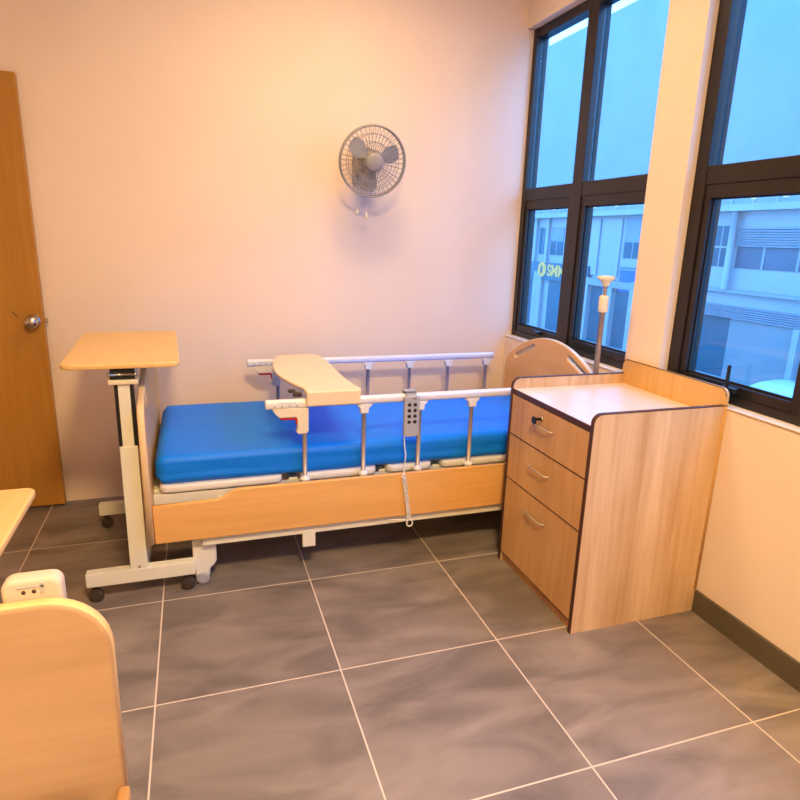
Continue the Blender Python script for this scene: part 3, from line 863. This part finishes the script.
text('SMM', .95, 'sign_letters', bd, sg, (XFa - .20, 33.6, -.54), MT['signw'])
sb = box('sign_board', (XFa - .20, 25.3, -.86), (XFa - .10, 26.7, .33), MT['blue'], bd)
sb2 = box('sign_strip', (XFa - .22, 25.35, .18), (XFa - .20, 26.6, .27), MT['louv'], bd, sb)

# a parked car below the right window, only its roof shows over the sill
car = thing('parked_car', 'silver car parked in the street below the right window', 'car', (16.6, 13.2, GZ))
def car_body(c):
    b = bm_new(); x, y = c
    add_prism(b, [smooth_closed([(y - 2.1, GZ + .35), (y - 2.15, GZ + .75), (y - 1.2, GZ + .95), (y + 1.75, GZ + .98), (y + 2.1, GZ + .8), (y + 2.1, GZ + .35)], 5)], 1.66, .12, YZ, (x, 0, 0))
    add_prism(b, [smooth_closed([(y - 1.25, GZ + .93), (y - .55, GZ + 1.40), (y + .75, GZ + 1.44), (y + 1.6, GZ + .96)], 6)], 1.42, .12, YZ, (x, 0, 0))
    return b
finish('body', car_body((16.6, 13.2)), MT['carp'], car)
for sx in (-1, 1):
    b = bm_new(); add_prism(b, [[(12.15, GZ + 1.0), (12.7, GZ + 1.33), (13.85, GZ + 1.35), (14.45, GZ + 1.0)]], .03, .005, YZ, (16.6 + sx * .705, 0, 0)); finish('side_window', b, MT['fglass'], car)
for x in (15.85, 17.35):
    for y in (11.9, 14.55):
        b = bm_new(); add_lathe(b, [(.1, -.1), (.29, -.1), (.32, -.07), (.32, .07), (.29, .1), (.1, .1)], (x, y, GZ + .32), 'X', 24); finish('wheel', b, MT['rubber'], car)
b = bm_new(); add_prism(b, [[(15.98, GZ + 1.0), (17.22, GZ + 1.0), (17.1, GZ + 1.36), (16.1, GZ + 1.36)]], .03, .005, (X_, Z_, -Y_), (0, 12.05, 0)); 
for v in b.verts: v.co.y += (v.co.z - GZ - 1.0) * 1.35
finish('windscreen', b, MT['fglass'], car)
car.rotation_euler = (0, 0, -PI / 2)

# ------------------------------------------------------------------ light
def lamp(name, loc, power, size, color, rot=(0, 0, 0)):
    l = bpy.data.lights.new(name, 'AREA'); l.shape = 'DISK'; l.size = size; l.energy = power; l.color = color
    o = bpy.data.objects.new(name, l); COL.objects.link(o); o.location = loc; o.rotation_euler = rot
    return o
WARM = (1.0, .66, .30)
lamp('ceiling_lamp', (LIGHTS[0][0], LIGHTS[0][1], ZC - .06), 140, .5, WARM)
lamp('ceiling_lamp', (LIGHTS[1][0], LIGHTS[1][1], ZC - .06), 27, .58, WARM)
# portals help the sky light find the windows
for (y0, y1) in ((W1A, W1B), (W2A, W2B)):
    l = bpy.data.lights.new('window_portal', 'AREA'); l.shape = 'RECTANGLE'; l.size = HEAD - SILL; l.size_y = y1 - y0; l.cycles.is_portal = True
    o = bpy.data.objects.new('window_portal', l); COL.objects.link(o); o.location = (XO + .02, (y0 + y1) / 2, (HEAD + SILL) / 2); o.rotation_euler = (0, PI / 2, 0)

w = bpy.data.worlds.new('sky'); S.world = w; w.use_nodes = True
nt = w.node_tree; bg = nt.nodes['Background']
tc = nt.nodes.new('ShaderNodeTexCoord'); sep = nt.nodes.new('ShaderNodeSeparateXYZ')
nt.links.new(tc.outputs['Generated'], sep.inputs[0])
rp = nt.nodes.new('ShaderNodeValToRGB')
rp.color_ramp.elements[0].position = 0.0; rp.color_ramp.elements[0].color = (.36, .62, 1.0, 1)
rp.color_ramp.elements[1].position = 0.7; rp.color_ramp.elements[1].color = (.16, .42, 1.0, 1)
nt.links.new(sep.outputs['Z'], rp.inputs['Fac']); nt.links.new(rp.outputs['Color'], bg.inputs['Color'])
bg.inputs['Strength'].default_value = 7.6

S.view_settings.view_transform = 'Standard'
S.view_settings.look = 'None'
S.view_settings.exposure = 0.0
S.view_settings.gamma = 1.0
S.view_settings.use_curve_mapping = False
try:
    S.cycles.max_bounces = 8; S.cycles.transparent_max_bounces = 8
    S.cycles.caustics_reflective = False; S.cycles.caustics_refractive = False
except Exception: pass
